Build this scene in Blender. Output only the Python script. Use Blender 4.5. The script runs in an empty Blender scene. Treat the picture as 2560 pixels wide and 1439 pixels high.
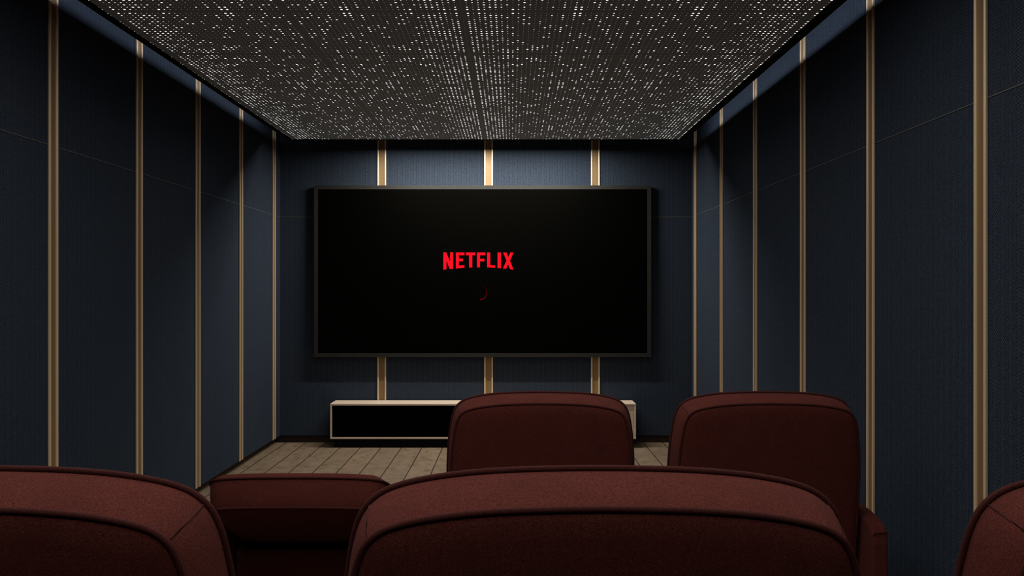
import bpy, bmesh, math, random
from mathutils import Vector, Matrix
random.seed(7)
S = bpy.context.scene
C = S.collection

# ------------------------------------------------------------------ camera
CAM_Z = 1.435
F_PX = 2296.0                       # focal length in pixels of the 2560 px frame
cd = bpy.data.cameras.new('camera')
cam = bpy.data.objects.new('camera', cd); C.objects.link(cam)
cd.sensor_width = 36.0; cd.lens = 36.0*F_PX/2560.0
cd.shift_x = -0.5/2560.0; cd.shift_y = 3.5/2560.0
cam.location = (0, 0, CAM_Z); cam.rotation_euler = (math.pi/2, 0, 0)
cd.clip_start = 0.05; cd.clip_end = 60
S.camera = cam
# ------------------------------------------------------------------ world / exposure
w = bpy.data.worlds.new('world'); S.world = w; w.use_nodes = True
w.node_tree.nodes['Background'].inputs[0].default_value = (0, 0, 0, 1)
w.node_tree.nodes['Background'].inputs[1].default_value = 0.0
S.view_settings.view_transform = 'Standard'
S.view_settings.look = 'None'
S.view_settings.exposure = 0.0
S.view_settings.gamma = 1.0
S.view_settings.use_curve_mapping = False

# ------------------------------------------------------------------ room numbers
XL, XR, YB, YR = -2.174, 1.684, 8.6, -2.0      # wall faces; YR is behind the camera
PZ = CAM_Z + 1.30                               # underside of the star ceiling panel
PXL, PXR, PYB = -1.906, 1.444, 7.96
CEIL = 3.08

def area(name, loc, rot, sx, sy, power, color, spread=180.0):
    l = bpy.data.lights.new(name, 'AREA'); l.shape = 'RECTANGLE'; l.size = sx; l.size_y = sy
    l.energy = power; l.color = color; l.spread = math.radians(spread)
    o = bpy.data.objects.new(name, l); C.objects.link(o)
    o.location = loc; o.rotation_euler = rot
    return o
# first lamp: the star ceiling's own downward light (narrow beam, like light through perforations)
area('ceiling_panel_and_fill_light', ((PXL+PXR)/2, 3.7, PZ-0.012), (0, 0, 0), 2.9, 6.8, 35.0, (1.0, 0.94, 0.88), 144)
area('ceiling_panel_and_fill_light', ((PXL+PXR)/2, 1.62, PZ-0.014), (0, 0, 0), 2.9, 4.4, 40.0, (1.0, 0.94, 0.88))  # second lamp: unshielded fill added above the view, brightens near walls and seats
# LED lines in the two side coves, above the panel, shining on the walls
area('cove_light_left',  (-1.80, 3.0, PZ+0.124), (0, math.radians(90), 0), 0.04, 9.6, 15.0, (0.86, 0.90, 1.0))
area('cove_light_right', ( 1.36, 3.0, PZ+0.052), (0, math.radians(-90), 0), 0.03, 9.6, 15.0, (0.86, 0.90, 1.0))
# wall washer in the slot between the panel and the screen wall
area('wall_washer', (-0.24, 8.055, PZ+0.026), (0, 0, 0), 1.9, 0.03, 64.0, (1.0, 0.95, 0.88), 177)

# ------------------------------------------------------------------ material helpers
class N:
    def __init__(s, name):
        s.m = bpy.data.materials.new(name); s.m.use_nodes = True
        s.t = s.m.node_tree; s.b = s.t.nodes['Principled BSDF']
    def n(s, typ, **kw):
        x = s.t.nodes.new(typ)
        for k, v in kw.items(): setattr(x, k, v)
        return x
    def put(s, sock, v):
        if isinstance(v, (int, float)): sock.default_value = v
        elif isinstance(v, tuple): sock.default_value = v if len(v) != 3 or len(sock.default_value) == 3 else (*v, 1)
        else: s.t.links.new(v, sock)
    def ma(s, op, a, b=0.0, c=0.0, clamp=False):
        x = s.n('ShaderNodeMath', operation=op); x.use_clamp = clamp
        s.put(x.inputs[0], a); s.put(x.inputs[1], b); s.put(x.inputs[2], c)
        return x.outputs[0]
    def mr(s, v, a, b, c, d, smooth=False):
        x = s.n('ShaderNodeMapRange'); x.interpolation_type = 'SMOOTHSTEP' if smooth else 'LINEAR'
        for i, q in enumerate((v, a, b, c, d)): s.put(x.inputs[i], q)
        return x.outputs[0]
    def mix(s, f, a, b, blend='MIX'):
        x = s.n('ShaderNodeMix', data_type='RGBA', blend_type=blend)
        s.put(x.inputs[0], f); s.put(x.inputs[6], a); s.put(x.inputs[7], b)
        return x.outputs[2]
    def pos(s):
        g = s.n('ShaderNodeNewGeometry'); x = s.n('ShaderNodeSeparateXYZ')
        s.t.links.new(g.outputs['Position'], x.inputs[0]); return x.outputs, g.outputs['Position']
    def obj(s):
        return s.n('ShaderNodeTexCoord').outputs['Object']
    def noise(s, vec, scale, detail=2.0, rough=0.5):
        x = s.n('ShaderNodeTexNoise'); s.put(x.inputs['Vector'], vec)
        x.inputs['Scale'].default_value = scale; x.inputs['Detail'].default_value = detail
        x.inputs['Roughness'].default_value = rough; return x.outputs['Fac']
    def scale(s, vec, sc):
        x = s.n('ShaderNodeMapping'); s.put(x.inputs[0], vec); x.inputs[3].default_value = sc; return x.outputs[0]
    def comb(s, x, y, z=0.0):
        c = s.n('ShaderNodeCombineXYZ'); s.put(c.inputs[0], x); s.put(c.inputs[1], y); s.put(c.inputs[2], z); return c.outputs[0]
    def bump(s, h, strength, dist):
        x = s.n('ShaderNodeBump'); s.put(x.inputs['Height'], h)
        x.inputs['Strength'].default_value = strength; x.inputs['Distance'].default_value = dist
        s.t.links.new(x.outputs[0], s.b.inputs['Normal'])
    def set(s, **kw):
        for k, v in kw.items(): s.put(s.b.inputs[k.replace('_', ' ')], v)
        return s.m

def simple(name, col, rough=0.6, metal=0.0, spec=0.5, stretch=None):
    q = N(name); o = q.obj(); f = q.noise(q.scale(o, stretch) if stretch else o, 60 if not stretch else 1.0, 3)
    c = q.mix(q.mr(f, 0.3, 0.7, 0.0, 1.0), tuple(x*0.88 for x in col), tuple(min(1, x*1.1) for x in col))
    return q.set(Base_Color=c, Roughness=rough, Metallic=metal, Specular_IOR_Level=spec)

def herringbone():
    q = N('navy_herringbone_fabric'); P, pv = q.pos()
    u = q.ma('ADD', P[0], P[1]); z = P[2]
    uw = q.ma('ADD', u, q.ma('MULTIPLY', q.ma('SUBTRACT', q.noise(pv, 7, 2), 0.5), 0.004))
    tri = q.ma('PINGPONG', uw, 0.025)
    half = q.ma('MULTIPLY', q.ma('GREATER_THAN', q.ma('FRACT', q.ma('DIVIDE', uw, 0.05)), 0.5), 0.5)
    n1 = q.noise(pv, 160, 2)
    v = q.ma('ADD', z, q.ma('MULTIPLY', tri, 2.0))
    v = q.ma('ADD', q.ma('DIVIDE', v, 0.0128), half)
    st = q.ma('SINE', q.ma('MULTIPLY', v, 2*math.pi))
    st = q.ma('ADD', st, q.ma('MULTIPLY', q.ma('SUBTRACT', n1, 0.5), 1.3))
    f = q.mr(st, -0.25, 1.05, 0.0, 1.0, True)
    big = q.noise(pv, 1.6, 3)
    yarn = q.mix(big, (0.104, 0.132, 0.170), (0.086, 0.120, 0.178))
    edge = q.ma('MINIMUM', tri, q.ma('SUBTRACT', 0.025, tri))
    g = q.ma('MULTIPLY', q.mr(edge, 0.0, 0.0030, 0.62, 1.0), q.mr(half, 0.0, 0.5, 0.93, 1.02))  # dark column edges; alternate columns lighter, yarn sheen put into the colour
    f = q.ma('MULTIPLY', f, g)
    c = q.mix(f, (0.0025, 0.0035, 0.0075), yarn)
    q.bump(f, 0.35, 0.0015)
    return q.set(Base_Color=c, Roughness=1.0, Specular_IOR_Level=0.02)

def velvet():
    q = N('wine_red_velvet'); P, pv = q.pos()
    a = q.noise(pv, 640, 3, 0.75); b = q.noise(pv, 14, 4, 0.6); c3 = q.noise(pv, 260, 2)
    f = q.ma('ADD', q.ma('MULTIPLY', a, 0.8), q.ma('MULTIPLY', c3, 0.2))
    f = q.mr(f, 0.40, 0.62, 0.0, 1.0)
    c = q.mix(f, (0.042, 0.0085, 0.0065), (0.138, 0.036, 0.028))
    c = q.mix(q.mr(b, 0.3, 0.7, 0.0, 0.45), c, (0.055, 0.015, 0.012))
    q.bump(f, 0.35, 0.0010)
    q.b.inputs['Sheen Weight'].default_value = 0.04
    q.b.inputs['Sheen Roughness'].default_value = 0.5
    q.b.inputs['Sheen Tint'].default_value = (0.9, 0.45, 0.40, 1)
    return q.set(Base_Color=c, Roughness=0.95, Specular_IOR_Level=0.05)

def piping_mat():
    q = N('wine_red_piping'); P, pv = q.pos()
    a = q.noise(pv, 600, 3, 0.7)
    c = q.mix(q.mr(a, 0.35, 0.65, 0, 1), (0.026, 0.006, 0.005), (0.070, 0.018, 0.015))
    q.bump(a, 0.4, 0.001)
    return q.set(Base_Color=c, Roughness=0.9, Specular_IOR_Level=0.12)

def planks():
    q = N('grey_oak_planks'); P, pv = q.pos()
    t = q.ma('DIVIDE', q.ma('ADD', P[0], 1.563), 0.186)
    idx = q.ma('FLOOR', t); fr = q.ma('FRACT', t)
    wn = q.n('ShaderNodeTexWhiteNoise', noise_dimensions='1D'); q.put(wn.inputs['W'], idx)
    off = q.comb(q.ma('MULTIPLY', idx, 3.1), q.ma('MULTIPLY', wn.outputs[0], 9.0))
    ad = q.n('ShaderNodeVectorMath', operation='ADD'); q.put(ad.inputs[0], pv); q.put(ad.inputs[1], off)
    g1 = q.noise(q.scale(ad.outputs[0], (16, 7, 1)), 1.0, 9, 0.72)
    g2 = q.noise(q.scale(ad.outputs[0], (5, 4.0, 1)), 1.3, 7, 0.7)
    c = q.mix(q.mr(g2, 0.3, 0.7, 0, 1), (0.165, 0.117, 0.072), (0.270, 0.195, 0.125))
    c = q.mix(q.mr(g1, 0.52, 0.68, 0, 0.85), c, (0.070, 0.055, 0.040))
    c = q.mix(q.mr(g1, 0.42, 0.28, 0, 0.5), c, (0.36, 0.285, 0.205))
    c = q.mix(q.ma('MULTIPLY', wn.outputs[0], 0.22), c, (0.11, 0.085, 0.058))
    e = q.ma('MINIMUM', fr, q.ma('SUBTRACT', 1.0, fr))
    seam = q.mr(e, 0.017, 0.032, 1.0, 0.0)
    c = q.mix(seam, c, (0.034, 0.018, 0.007))
    q.bump(q.ma('SUBTRACT', g1, seam), 0.25, 0.002)
    return q.set(Base_Color=c, Roughness=0.62, Specular_IOR_Level=0.3)

def light_wood():
    q = N('pale_oak_veneer'); P, pv = q.pos()
    g = q.noise(q.scale(pv, (3, 30, 60)), 1.0, 5, 0.6)
    c = q.mix(q.mr(g, 0.3, 0.7, 0, 1), (0.62, 0.48, 0.36), (0.78, 0.64, 0.50))
    return q.set(Base_Color=c, Roughness=0.5, Specular_IOR_Level=0.3)

def star_sheet():
    q = N('perforated_star_panel'); P, pv = q.pos()
    TX, TY, PX, PY = 0.823, 0.777, 0.0265, 0.0341
    u = q.ma('PINGPONG', q.ma('ADD', P[0], 0.236), TX)
    v = q.ma('PINGPONG', q.ma('ADD', P[1], -5.075 + 10*TY*2), TY)
    un = q.ma('DIVIDE', q.ma('SUBTRACT', u, 0.0140), PX); vn = q.ma('DIVIDE', q.ma('SUBTRACT', v, 0.0140), PY)
    ci, cj = q.ma('FLOOR', un), q.ma('FLOOR', vn)
    fx = q.ma('MULTIPLY', q.ma('SUBTRACT', q.ma('FRACT', un), 0.5), PX)
    fy = q.ma('MULTIPLY', q.ma('SUBTRACT', q.ma('FRACT', vn), 0.5), PY)
    ok = q.ma('MULTIPLY', q.ma('MULTIPLY', q.ma('GREATER_THAN', un, 0.0), q.ma('LESS_THAN', un, 30.0)),
              q.ma('MULTIPLY', q.ma('GREATER_THAN', vn, 0.0), q.ma('LESS_THAN', vn, 22.0)))
    wn = q.n('ShaderNodeTexWhiteNoise', noise_dimensions='2D'); q.put(wn.inputs['Vector'], q.comb(ci, cj))
    r = wn.outputs[0]
    cl = q.noise(q.comb(q.ma('MULTIPLY', ci, 0.23), q.ma('MULTIPLY', cj, 0.27)), 1.0, 2, 0.6)
    dens = q.ma('ADD', q.mr(u, 0.05, 0.36, 0.85, 0.26, True), q.ma('MULTIPLY', q.ma('SUBTRACT', cl, 0.5), 1.5))
    dens = q.ma('MINIMUM', q.ma('MAXIMUM', dens, 0.10), 0.95)
    t = q.ma('DIVIDE', r, dens)
    rad = q.mr(t, 0.10, 1.15, 0.0056, 0.0012)
    d = q.ma('SQRT', q.ma('ADD', q.ma('MULTIPLY', fx, fx), q.ma('MULTIPLY', fy, fy)))
    m = q.ma('MULTIPLY', q.mr(q.ma('SUBTRACT', d, rad), -0.0004, 0.0004, 1.0, 0.0), ok)
    g = q.noise(pv, 90, 3, 0.7)
    c = q.mix(q.mr(g, 0.3, 0.7, 0, 1), (0.24, 0.295, 0.36), (0.37, 0.45, 0.53))
    q.m.cycles.emission_sampling = 'NONE'
    return q.set(Base_Color=c, Roughness=0.8, Emission_Color=(1.0, 0.99, 0.96), Emission_Strength=q.ma('MULTIPLY', m, q.mr(rad, 0.0011, 0.0045, 0.65, 1.7)))

M = dict(
    fabric=herringbone(), velvet=velvet(), piping=piping_mat(), floor=planks(), oak=light_wood(), star=star_sheet(),
    seam=simple('dull_grey_bead', (0.085, 0.085, 0.08), 0.7),
    joint=simple('panel_joint', (0.55, 0.56, 0.58), 0.6),
    brass=simple('champagne_brass', (0.86, 0.67, 0.44), 0.36, 0.35, 0.5, (120, 120, 0.8)),
    bronze=simple('brown_bronze', (0.27, 0.170, 0.075), 0.45, 0.3, 0.5, (160, 160, 1.0)),
    black=simple('black_paint', (0.006, 0.006, 0.006), 0.8, 0, 0.1),
    skirting=simple('dark_brown_skirting', (0.055, 0.038, 0.026), 0.7, 0, 0.2),
    plaster=simple('dark_plaster', (0.02, 0.02, 0.022), 0.9),
    bezel=simple('charcoal_bezel', (0.025, 0.024, 0.021), 0.45, 0.2, 0.4),
    glassdoor=simple('black_glass_door', (0.0008, 0.0008, 0.0008), 0.3, 0, 0.02),
    carpet=simple('dark_carpet', (0.03, 0.028, 0.027), 0.95, 0, 0.1),
    metal=simple('black_metal', (0.02, 0.02, 0.02), 0.4, 0.8),
)
def screen_mat():
    q = N('screen_glass')
    return q.set(Base_Color=(0.0012, 0.0012, 0.0009), Roughness=0.3, Specular_IOR_Level=0.03)
M['screen'] = screen_mat()
def glow(name, attr=False):
    q = N(name); col = (1.0, 0.006, 0.018)
    q.put(q.b.inputs['Emission Color'], col); q.put(q.b.inputs['Base Color'], (0, 0, 0)); q.put(q.b.inputs['Specular IOR Level'], 0.0)
    if attr:
        a = q.n('ShaderNodeAttribute', attribute_name='glow'); q.put(q.b.inputs['Emission Strength'], a.outputs['Fac'])
    else: q.put(q.b.inputs['Emission Strength'], 1.0)
    return q.m
M['red'] = glow('red_screen_light'); M['redfade'] = glow('fading_red_screen_light', True)

# ------------------------------------------------------------------ object helpers
def mesh_obj(name, bm, mat, parent=None, smooth=False, loc=(0, 0, 0)):
    me = bpy.data.meshes.new(name); bmesh.ops.recalc_face_normals(bm, faces=bm.faces[:])
    bm.to_mesh(me); bm.free(); me.materials.append(M[mat] if isinstance(mat, str) else mat)
    if smooth:
        for p in me.polygons: p.use_smooth = True
    o = bpy.data.objects.new(name, me); C.objects.link(o); o.location = loc
    if parent: o.parent = parent
    return o
def add_box(bm, x0, x1, y0, y1, z0, z1, bev=0.0, seg=2):
    r = bmesh.ops.create_cube(bm, size=1.0)
    vs = r['verts']
    for v in vs:
        v.co = Vector(((x0+x1)/2 + v.co.x*(x1-x0), (y0+y1)/2 + v.co.y*(y1-y0), (z0+z1)/2 + v.co.z*(z1-z0)))
    if bev > 0:
        es = list({e for v in vs for e in v.link_edges})
        bmesh.ops.bevel(bm, geom=es, offset=bev, segments=seg, affect='EDGES', profile=0.5)
    return bm
def box(name, dims, mat, parent=None, bev=0.0, seg=2, smooth=False):
    return mesh_obj(name, add_box(bmesh.new(), *dims, bev, seg), mat, parent, smooth)
def tag(o, label=None, cat=None, group=None, kind=None):
    if label: o['label'] = label
    if cat: o['category'] = cat
    if group: o['group'] = group
    if kind: o['kind'] = kind
    return o
def empty(name, loc=(0, 0, 0)):
    o = bpy.data.objects.new(name, None); C.objects.link(o); o.location = loc; o.empty_display_size = 0.1
    return o
def struct(o, label): return tag(o, label, 'wall' if 'wall' in o.name else o.name.split('_')[0], None, 'structure')

# ------------------------------------------------------------------ setting
WB = 0.068
struct(box('floor', (XL-0.2, XR+0.2, YR-0.1, YB+0.2, -0.1, 0.0), 'floor'), 'greyish oak plank floor running towards the screen wall')
struct(box('ceiling', (XL-0.15, XR+0.15, YR-0.1, YB+0.15, CEIL, CEIL+0.1), 'plaster'), 'dark ceiling hidden above the starry panel')
wl = struct(box('wall_left', (XL-0.05, XL, YR, YB+0.05, WB, CEIL), 'fabric'), 'navy herringbone fabric wall on the left')
wr = struct(box('wall_right', (XR, XR+0.05, YR, YB+0.05, WB, CEIL), 'fabric'), 'navy herringbone fabric wall on the right')
wb = struct(box('wall_back', (XL, XR, YB, YB+0.05, WB, CEIL), 'fabric'), 'navy herringbone fabric wall behind the screen')
struct(box('wall_rear', (XL-0.1, XR+0.1, YR-0.1, YR, 0.0, CEIL), 'plaster'), 'dark wall behind the seats and the camera')
ZS = 2.113
box('seam_bead', (XL, XL+0.0025, YR, YB, ZS-0.0022, ZS+0.0022), 'seam', wl)
box('seam_bead', (XR-0.0025, XR, YR, YB, ZS-0.0022, ZS+0.0022), 'seam', wr)
box('seam_bead', (XL+0.003, XR-0.003, YB-0.0025, YB, ZS-0.0022, ZS+0.0022), 'seam', wb)
for nm, d, lab in (('baseboard_left', (XL-0.075, XL-0.051, YR, YB+0.05, 0, 0.10), 'dark brown recessed skirting under the left fabric wall'),
                   ('baseboard_right', (XR+0.051, XR+0.075, YR, YB+0.05, 0, 0.10), 'dark brown recessed skirting under the right fabric wall'),
                   ('baseboard_back', (XL-0.051, XR+0.051, YB+0.051, YB+0.075, 0, 0.10), 'dark recessed skirting under the screen wall')):
    struct(box(nm, d, 'skirting'), lab)
struct(box('floor_platform', (XL-0.05, XR+0.05, YR, 2.25, 0.0005, 0.152), 'carpet'), 'low dark platform under the rear row of seats')

# star ceiling panel
sp = empty('star_ceiling_panel', ((PXL+PXR)/2, 3.0, PZ))
tag(sp, 'dark grey perforated star ceiling panel with scattered white points of light', 'ceiling panel')
def child_box(name, dims, mat, root, **k):
    o = box(name, dims, mat, None, **k); o.parent = root; o.matrix_parent_inverse = Matrix.Translation(-Vector(root.location)); return o
FXL, FXR, FYB = -1.958, 1.509, 8.02
child_box('perforated_sheet', (PXL, PXR, YR+0.02, PYB, PZ, PZ+0.02), 'star', sp)
child_box('side_trim', (FXL, PXL, YR+0.02, FYB, PZ+0.002, PZ+0.102), 'black', sp)
child_box('side_trim', (PXR, FXR, YR+0.02, FYB, PZ+0.002, PZ+0.040), 'black', sp)
child_box('end_trim', (PXL, PXR, PYB, FYB, PZ+0.002, PZ+0.078), 'black', sp)
child_box('backing', (FXL+0.06, FXR-0.06, YR+0.02, FYB, PZ+0.021, PZ+0.034), 'black', sp)
child_box('joint', (-0.2374, -0.2346, YR+0.02, PYB, PZ-0.0012, PZ-0.0002), 'joint', sp)
child_box('hanger', (-0.30, -0.17, 2.0, 2.06, PZ+0.034, CEIL), 'black', sp)
child_box('hanger', (-0.30, -0.17, 6.0, 6.06, PZ+0.034, CEIL), 'black', sp)

# metal strips on the walls
cnt = [0]
def strip(side, c, lab, off=0.0):
    cnt[0] += 1
    W, FW, PR = 0.083, 0.0145, 0.012
    zt = CEIL-0.002
    z0 = WB if side != 'B' else WB
    if side == 'L': loc = (XL, c, z0); R = Matrix.Rotation(math.radians(-90), 4, 'Z')
    if side == 'R': loc = (XR, c, z0); R = Matrix.Rotation(math.radians(90), 4, 'Z')
    if side == 'B': loc = (c, YB, z0); R = Matrix.Identity(4)
    # local: x along the wall, -y out of the wall for side B
    if side == 'L': R = Matrix.Rotation(math.radians(90), 4, 'Z')
    if side == 'R': R = Matrix.Rotation(math.radians(-90), 4, 'Z')
    e = empty('trim_%d' % cnt[0], loc); e.rotation_euler = R.to_euler()
    tag(e, lab, 'trim', None, 'structure')
    H = zt-z0
    box('channel', (-W/2+FW, W/2-FW, -0.004, -0.0002, 0, H), 'bronze', e)
    box('flange', (-W/2, -W/2+FW, -PR, -0.0002, 0, H), 'brass', e, bev=0.003, seg=2)
    box('flange', (W/2-FW, W/2, -PR, -0.0002, 0, H), 'brass', e, bev=0.003, seg=2)
    return e
ordn = ['nearest', 'second nearest', 'third nearest', 'fourth nearest', 'fifth nearest', 'farthest']
LY = [4.337, 5.339, 6.335, 7.341, 8.362]
RY = [3.290, 4.300, 5.300, 6.340, 7.360, 8.420]
for i, y in enumerate(LY):
    strip('L', y, 'vertical brass trim strip on the left wall, %s to the camera' % ordn[i] if i < 4 else 'vertical brass trim strip on the left wall beside the screen wall corner')
for i, y in enumerate(RY):
    strip('R', y, 'vertical brass trim strip on the right wall, %s to the camera' % ordn[i] if i < 5 else 'vertical brass trim strip on the right wall beside the screen wall corner')
for x, l in ((-1.221, 'vertical brass trim strip behind the left part of the screen'), (-0.221, 'vertical brass trim strip behind the middle of the screen'), (0.779, 'vertical brass trim strip behind the right part of the screen')):
    strip('B', x, l)

# ------------------------------------------------------------------ screen
TX0, TX1, TZ0, TZ1, TY = -1.843, 1.2925, 0.806, 2.402, 8.54
tv = empty('television', ((TX0+TX1)/2, YB, TZ0))
tag(tv, 'huge flat black television screen mounted on the far fabric wall', 'television')
B = 0.036
def rect_frame(bm, x0, x1, z0, z1, b, y0, y1):
    o = [(x0, z0), (x1, z0), (x1, z1), (x0, z1)]; i = [(x0+b, z0+b), (x1-b, z0+b), (x1-b, z1-b), (x0+b, z1-b)]
    vo = [[bm.verts.new((x, y, z)) for x, z in o] for y in (y0, y1)]; vi = [[bm.verts.new((x, y, z)) for x, z in i] for y in (y0, y1)]
    for k in range(4):
        j = (k+1) % 4
        bm.faces.new((vo[0][k], vo[0][j], vi[0][j], vi[0][k])); bm.faces.new((vo[1][k], vo[1][j], vi[1][j], vi[1][k]))
        bm.faces.new((vo[0][k], vo[0][j], vo[1][j], vo[1][k])); bm.faces.new((vi[0][k], vi[0][j], vi[1][j], vi[1][k]))
    return bm
def par(o, root):
    o.parent = root; o.matrix_parent_inverse = Matrix.Translation(-Vector(root.location)); return o
par(mesh_obj('bezel', rect_frame(bmesh.new(), TX0, TX1, TZ0, TZ1, B, TY, YB-0.018), 'bezel'), tv)
scr = par(box('screen', (TX0+B, TX1-B, TY+0.005, TY+0.03, TZ0+B, TZ1-B), 'screen'), tv)
par(box('wall_mount', (-0.8, 0.25, YB-0.03, YB-0.0125, 1.25, 1.95), 'black'), tv)
# lettering, traced in screen units
def scr_pt(cx, cy):
    px = 1060 + cx/7.196; py = 580 + cy/7.196
    return ((px-1280.5)*TY/F_PX, CAM_Z - (py-723)*TY/F_PX)
letters = [
 [(347,362),(398,362),(470,530),(470,362),(523,362),(523,658),(464,663),(403,512),(403,670),(347,674)],
 [(573,365),(727,365),(727,415),(627,415),(627,475),(700,475),(700,525),(627,525),(627,598),(727,592),(727,640),(573,652)],
 [(755,365),(922,365),(922,415),(868,415),(868,636),(810,637),(810,415),(755,415)],
 [(952,365),(1105,365),(1105,415),(1007,415),(1007,478),(1085,478),(1085,526),(1007,526),(1007,634),(952,634)],
 [(1135,365),(1192,365),(1192,590),(1280,597),(1280,641),(1135,634)],
 [(1322,365),(1383,365),(1383,649),(1322,644)],
 [(1423,366),(1482,366),(1517,448),(1553,366),(1611,366),(1548,512),(1610,677),(1550,667),(1513,580),(1478,656),(1419,651),(1484,512)],
]
for L in letters:
    bm = bmesh.new(); pts = [scr_pt(*p) for p in L]
    a = [bm.verts.new((x, TY+0.0035, z)) for x, z in pts]; b = [bm.verts.new((x, TY+0.0048, z)) for x, z in pts]
    bm.faces.new(a); bm.faces.new(b)
    for k in range(len(a)): bm.faces.new((a[k], a[(k+1) % len(a)], b[(k+1) % len(a)], b[k]))
    bm.normal_update(); bmesh.ops.triangulate(bm, faces=[f for f in bm.faces if len(f.verts) > 4])
    g = mesh_obj('letter', bm, 'red'); g.parent = scr
    g['label'] = 'glowing red letter on the screen'
bm = bmesh.new(); ring = []; cl_ = []
NS = 40
for k in range(NS+1):
    t = k/NS; a = math.radians(-80 + 168*t); hw = 3.0 + 4.0*t
    ring.append([bm.verts.new((scr_pt(1003+r*math.cos(a), 1084+r*math.sin(a))[0], TY+0.004, scr_pt(1003+r*math.cos(a), 1084+r*math.sin(a))[1])) for r in (129-hw, 129+hw)])
    cl_ += [0.02+0.24*t**1.4]*2
for k in range(NS): bm.faces.new((ring[k][0], ring[k][1], ring[k+1][1], ring[k+1][0]))
sp_ = mesh_obj('loading_arc', bm, 'redfade'); sp_.parent = scr
at = sp_.data.attributes.new('glow', 'FLOAT', 'POINT')
for i, v in enumerate(cl_): at.data[i].value = v
sp_['label'] = 'thin red loading arc fading towards its top'

# ------------------------------------------------------------------ console
CX0, CX1, CY0, CY1, CZ0, CZ1 = -1.650, 1.122, 8.318, 8.580, 0.080, 0.400
co = empty('media_console', ((CX0+CX1)/2, (CY0+CY1)/2, 0))
tag(co, 'long low pale oak media console with black doors under the television', 'console')
th = 0.017
def cb(name, d, m, bev=0.0015): return par(box(name, d, m, bev=bev, seg=1), co)
cb('top_board', (CX0, CX1, CY0, CY1, CZ1-th, CZ1), 'oak')
cb('bottom_board', (CX0, CX1, CY0, CY1, CZ0, CZ0+th), 'oak')
cb('side_board', (CX0, CX0+th, CY0, CY1, CZ0+th, CZ1-th), 'oak')
cb('side_board', (CX1-th, CX1, CY0, CY1, CZ0+th, CZ1-th), 'oak')
cb('back_board', (CX0+th, CX1-th, CY1-0.012, CY1, CZ0+th, CZ1-th), 'black')
divs = [CX0+th, -1.040, -0.28, 0.42, CX1-th]
for x in divs[1:-1]: cb('divider', (x-0.006, x+0.006, CY0+0.03, CY1-0.012, CZ0+th, CZ1-th), 'black')
for k in range(3):
    d = par(box('door', (divs[k]+0.002, divs[k+1]-0.002, CY0+0.006, CY0+0.022, CZ0+th+0.001-(0.004 if k == 0 else 0), CZ1-th-0.001), 'glassdoor', bev=0.001, seg=1), co)
    d['label'] = 'black glass door'
d = par(box('door', (divs[3]+0.002, divs[4]-0.003, CY0+0.006, CY0+0.022, CZ0+th+0.003, CZ1-th-0.003), 'oak', bev=0.001, seg=1), co)
d['label'] = 'pale oak door'
par(box('plinth', (CX0+0.03, CX1-0.03, CY0+0.035, CY1-0.02, 0.0, CZ0), 'black'), co)

# ------------------------------------------------------------------ cinema seats
def outline(inset, H, bot=-0.10):
    """closed outline of the backrest as (u, w); w is up; H = height of the crown"""
    half = [(0.0, 0.0), (0.07, 0.001), (0.13, 0.003), (0.19, 0.0075), (0.24, 0.0145), (0.28, 0.0235), (0.31, 0.036), (0.333, 0.057), (0.347, 0.088),
            (0.356, 0.13), (0.364, 0.19), (0.369, 0.26), (0.3715, 0.34), (0.372, 0.45), (0.370, 0.58)]
    pts = [(u, H-v) for u, v in half] + [(0.366, bot+0.06), (0.350, bot+0.02), (0.31, bot)]
    # Catmull-Rom refinement of the half
    dense = []
    P = [(-pts[1][0], pts[1][1])] + pts + [(0.2, bot)]
    for k in range(1, len(P)-2):
        p0, p1, p2, p3 = P[k-1], P[k], P[k+1], P[k+2]
        for s in (0, 0.25, 0.5, 0.75):
            q = []
            for a in (0, 1):
                q.append(0.5*((2*p1[a]) + (-p0[a]+p2[a])*s + (2*p0[a]-5*p1[a]+4*p2[a]-p3[a])*s*s + (-p0[a]+3*p1[a]-3*p2[a]+p3[a])*s**3))
            dense.append(tuple(q))
    dense.append(pts[-1])
    full = dense + [(0.0, bot)] + [(-u, w_) for u, w_ in reversed(dense[1:])]
    n = len(full); out = []
    for k in range(n):
        a = Vector(full[(k-1) % n]); b = Vector(full[(k+1) % n]); t = (b-a).normalized(); nrm = Vector((-t.y, t.x))
        nrm = -nrm                                       # clockwise outline -> outward to the left of travel
        p = Vector(full[k])
        if (p + nrm*0.001 - Vector((0, H/2))).length < (p - Vector((0, H/2))).length: nrm = -nrm
        ix = inset*1.0
        out.append((p.x - nrm.x*ix, p.y - nrm.y*ix*0.85))
    return out
HB = 0.622; T = 0.11; PIV = 0.40
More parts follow.
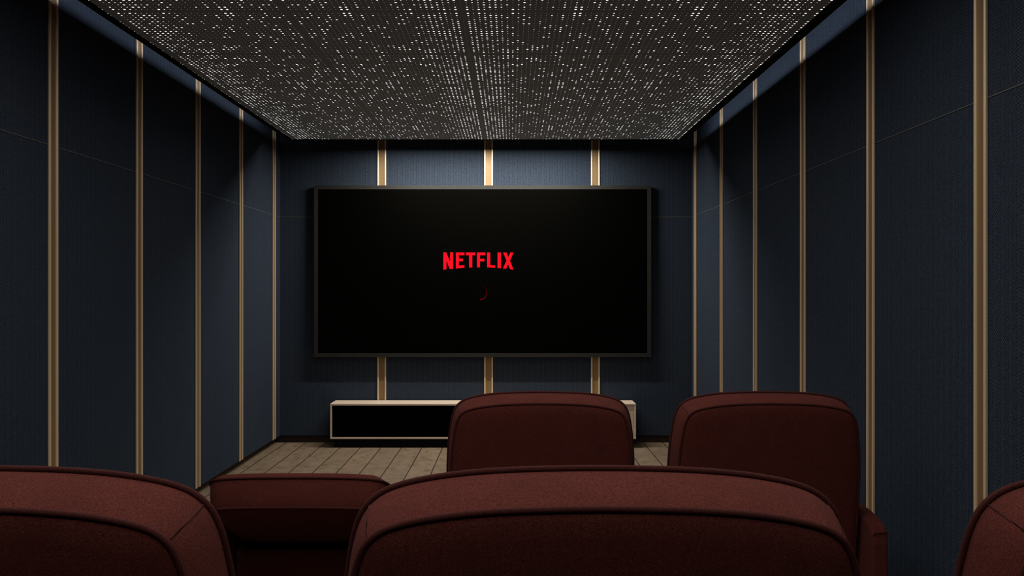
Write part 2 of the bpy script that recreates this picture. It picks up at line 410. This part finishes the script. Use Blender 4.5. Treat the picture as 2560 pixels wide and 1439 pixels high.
def backrest_bm():
    bm = bmesh.new(); cz = HB*0.42
    prof = [(0.030, T/2+0.026), (0.012, T/2+0.015), (0.004, T/2+0.004), (0.0, T/2),
            (-0.0005, T/2-0.012), (0.0005, T/4), (0.0045, 0.0), (0.0100, -T/4), (0.0155, -T/2+0.012), (0.020, -T/2),
            (0.024, -T/2-0.004), (0.034, -T/2-0.0075)]
    def shrunk(ins, f_): return [(u*f_, cz+(w_-cz)*f_) for u, w_ in outline(ins, HB)]
    layers = [(shrunk(0.03, f_), T/2+y) for f_, y in ((0.25, 0.036), (0.5, 0.036), (0.72, 0.035), (0.88, 0.032))]
    layers += [(outline(ins, HB), y) for ins, y in prof]
    layers += [(shrunk(0.034, f_), -T/2-y) for f_, y in ((0.92, 0.0105), (0.75, 0.0125), (0.5, 0.0135), (0.25, 0.014))]
    rings = [[bm.verts.new((u, y, w_)) for u, w_ in L] for L, y in layers]
    n = len(rings[0])
    for a, b in zip(rings, rings[1:]):
        for k in range(n): bm.faces.new((a[k], a[(k+1) % n], b[(k+1) % n], b[k]))
    for rg, y in ((rings[0], T/2+0.036), (rings[-1], -T/2-0.014)):
        c = bm.verts.new((0, y, cz))
        for k in range(n): bm.faces.new((rg[k], rg[(k+1) % n], c))
    return bm
def tube_bm(pts, r, seg=8, closed=True):
    bm = bmesh.new(); n = len(pts); rings = []
    for k in range(n):
        if closed: t = (pts[(k+1) % n]-pts[(k-1) % n]).normalized()
        else: t = (pts[min(k+1, n-1)]-pts[max(k-1, 0)]).normalized()
        a = t.cross(Vector((0, 1, 0)))
        if a.length < 0.2: a = t.cross(Vector((0, 0, 1)))
        a.normalize(); b = t.cross(a)
        rings.append([bm.verts.new(pts[k] + a*r*math.cos(2*math.pi*j/seg) + b*r*math.sin(2*math.pi*j/seg)) for j in range(seg)])
    for k in range(n if closed else n-1):
        p, q = rings[k], rings[(k+1) % n]
        for j in range(seg): bm.faces.new((p[j], p[(j+1) % seg], q[(j+1) % seg], q[j]))
    if not closed:
        bm.faces.new(rings[0]); bm.faces.new(rings[-1])
    return bm
def cushion_bm(x0, x1, y0, y1, z0, z1, bev, crown=0.0):
    bm = bmesh.new(); add_box(bm, x0, x1, y0, y1, z0, z1, bev, 4)
    if crown:
        for v in bm.verts:
            if v.co.z > (z0+z1)/2: v.co.z += crown*0.0
    return bm
ARM_O, ARM_I = 0.439, 0.376
def arm_bm(side):
    prof = [(-0.175, 0.06), (-0.178, 0.30), (-0.175, 0.46), (-0.168, 0.500), (-0.150, 0.522), (-0.09, 0.540), (0.0, 0.553), (0.10, 0.555), (0.20, 0.542), (0.32, 0.508), (0.43, 0.465), (0.53, 0.420),
            (0.575, 0.37), (0.59, 0.30), (0.59, 0.06)]
    bm = bmesh.new(); xi, xo = sorted((side*ARM_I, side*ARM_O)); e = 0.010
    rings = []
    cy, cz = 0.2, 0.3
    for x, ins in ((xi, e), (xi+e*0.3, e*0.3), (xi+e, 0), (xo-e, 0), (xo-e*0.3, e*0.3), (xo, e)):
        rings.append([bm.verts.new((x, y + (ins if y < cy else -ins), z - (ins if z > cz else 0))) for y, z in prof])
    n = len(prof)
    for a, b in zip(rings, rings[1:]):
        for k in range(n): bm.faces.new((a[k], a[(k+1) % n], b[(k+1) % n], b[k]))
    bm.faces.new(rings[0]); bm.faces.new(rings[-1])
    return bm
def arm_seam_bm(side):
    xi, xo = sorted((side*ARM_I, side*ARM_O)); z = 0.503
    pts = [Vector((xi+0.006, -0.168, z-0.012)), Vector((xi+0.012, -0.1705, z-0.001)), Vector(((xi+xo)/2, -0.171, z)), Vector((xo-0.006, -0.1705, z)), Vector((xo, -0.16, z)),
           Vector((xo+0.0002, -0.05, z+0.018)), Vector((xo+0.0002, 0.10, z+0.025)), Vector((xo+0.0002, 0.30, z-0.016)), Vector((xo+0.0002, 0.45, z-0.07))]
    if side < 0: pts = [Vector((xi+xo-p.x, p.y, p.z)) for p in pts]
    return tube_bm(pts, 0.0022, 6, False)
def set_tilt(b, deg): b.rotation_euler = (math.radians(deg), 0, 0)
def make_seat():
    r = empty('cinema_seat')
    b = mesh_obj('backrest', backrest_bm(), 'velvet', r, True, (0, 0, PIV))
    fo = [Vector((u, T/2+0.001, w_)) for u, w_ in outline(-0.003, HB)]
    ro = [Vector((u, -T/2-0.001, w_)) for u, w_ in outline(0.0175, HB)]
    mesh_obj('piping', tube_bm(fo, 0.0052), 'piping', b, True)
    mesh_obj('piping', tube_bm(ro, 0.0052), 'piping', b, True)
    n = len(fo)
    for sgn in (1, -1):                                  # corner seams across the band
        k = min(range(n), key=lambda i: abs(fo[i].x - sgn*0.332) + (10 if fo[i].z < 0.4 else 0))
        pts = []
        for ins, y in ((0.0, T/2), (-0.0005, T/2-0.012), (0.0005, T/4), (0.0045, 0.0), (0.0100, -T/4), (0.0155, -T/2+0.012), (0.020, -T/2)):
            o_ = outline(ins, HB)[k]; pts.append(Vector((o_[0], y, o_[1])))
        mesh_obj('stitch_seam', tube_bm(pts, 0.0017, 6, False), 'piping', b, True)
    c = mesh_obj('seat_cushion', cushion_bm(-0.37, 0.37, 0.085, 0.60, 0.30, 0.44, 0.035), 'velvet', r, True)
    mesh_obj('seat_base', cushion_bm(-0.37, 0.37, -0.06, 0.56, 0.05, 0.295, 0.012), 'velvet', r, True)
    mesh_obj('leg_rest', cushion_bm(-0.365, 0.365, 0.575, 0.64, 0.08, 0.295, 0.02), 'velvet', r, True)
    for s in (1, -1):
        a = mesh_obj('armrest', arm_bm(s), 'velvet', r, False)
        mesh_obj('piping', arm_seam_bm(s), 'piping', a, True)
    for sx in (1, -1):
        for sy in (-0.02, 0.50):
            mesh_obj('foot', add_box(bmesh.new(), sx*0.30-0.03, sx*0.30+0.03, sy-0.03, sy+0.03, 0.0, 0.052, 0.004), 'metal', r)
    return r, b
def copy_tree(o, parent=None):
    c = o.copy(); C.objects.link(c)
    if parent: c.parent = parent
    for ch in list(o.children): copy_tree(ch, c)
    return c
seat0, _ = make_seat()
def find(o, nm): return [c for c in o.children if c.name.startswith(nm)][0]
# x, y, floor height, recline, label, group
seats = [
 (0.124, 1.348, 0.1525, 8, 'large wine red velvet cinema seat in the near row, middle of the foreground', 'near row of cinema seats'),
 (-0.772, 1.348, 0.1525, 8, 'wine red velvet cinema seat in the near row, cut off by the left edge', 'near row of cinema seats'),
 (1.013, 1.348, 0.1525, 8, 'wine red velvet cinema seat in the near row, cut off by the right edge', 'near row of cinema seats'),
 (0.114, 3.688, 0.0, 8, 'upright wine red cinema seat in the front row, before the pale console', 'front row of cinema seats'),
 (1.002, 3.688, 0.0, 8, 'upright wine red cinema seat in the front row, next to the right wall', 'front row of cinema seats'),
 (-0.845, 4.09, 0.0, 64, 'reclined wine red cinema seat in the front row, lying low on the left', 'front row of cinema seats'),
]
for i, (x, y, z, tl, lab, grp) in enumerate(seats):
    r = seat0 if i == 0 else copy_tree(seat0)
    r.location = (x, y, z); tag(r, lab, 'cinema seat', grp)
    set_tilt(find(r, 'backrest'), tl)
    if tl > 20: find(r, 'backrest').location.z = 0.383
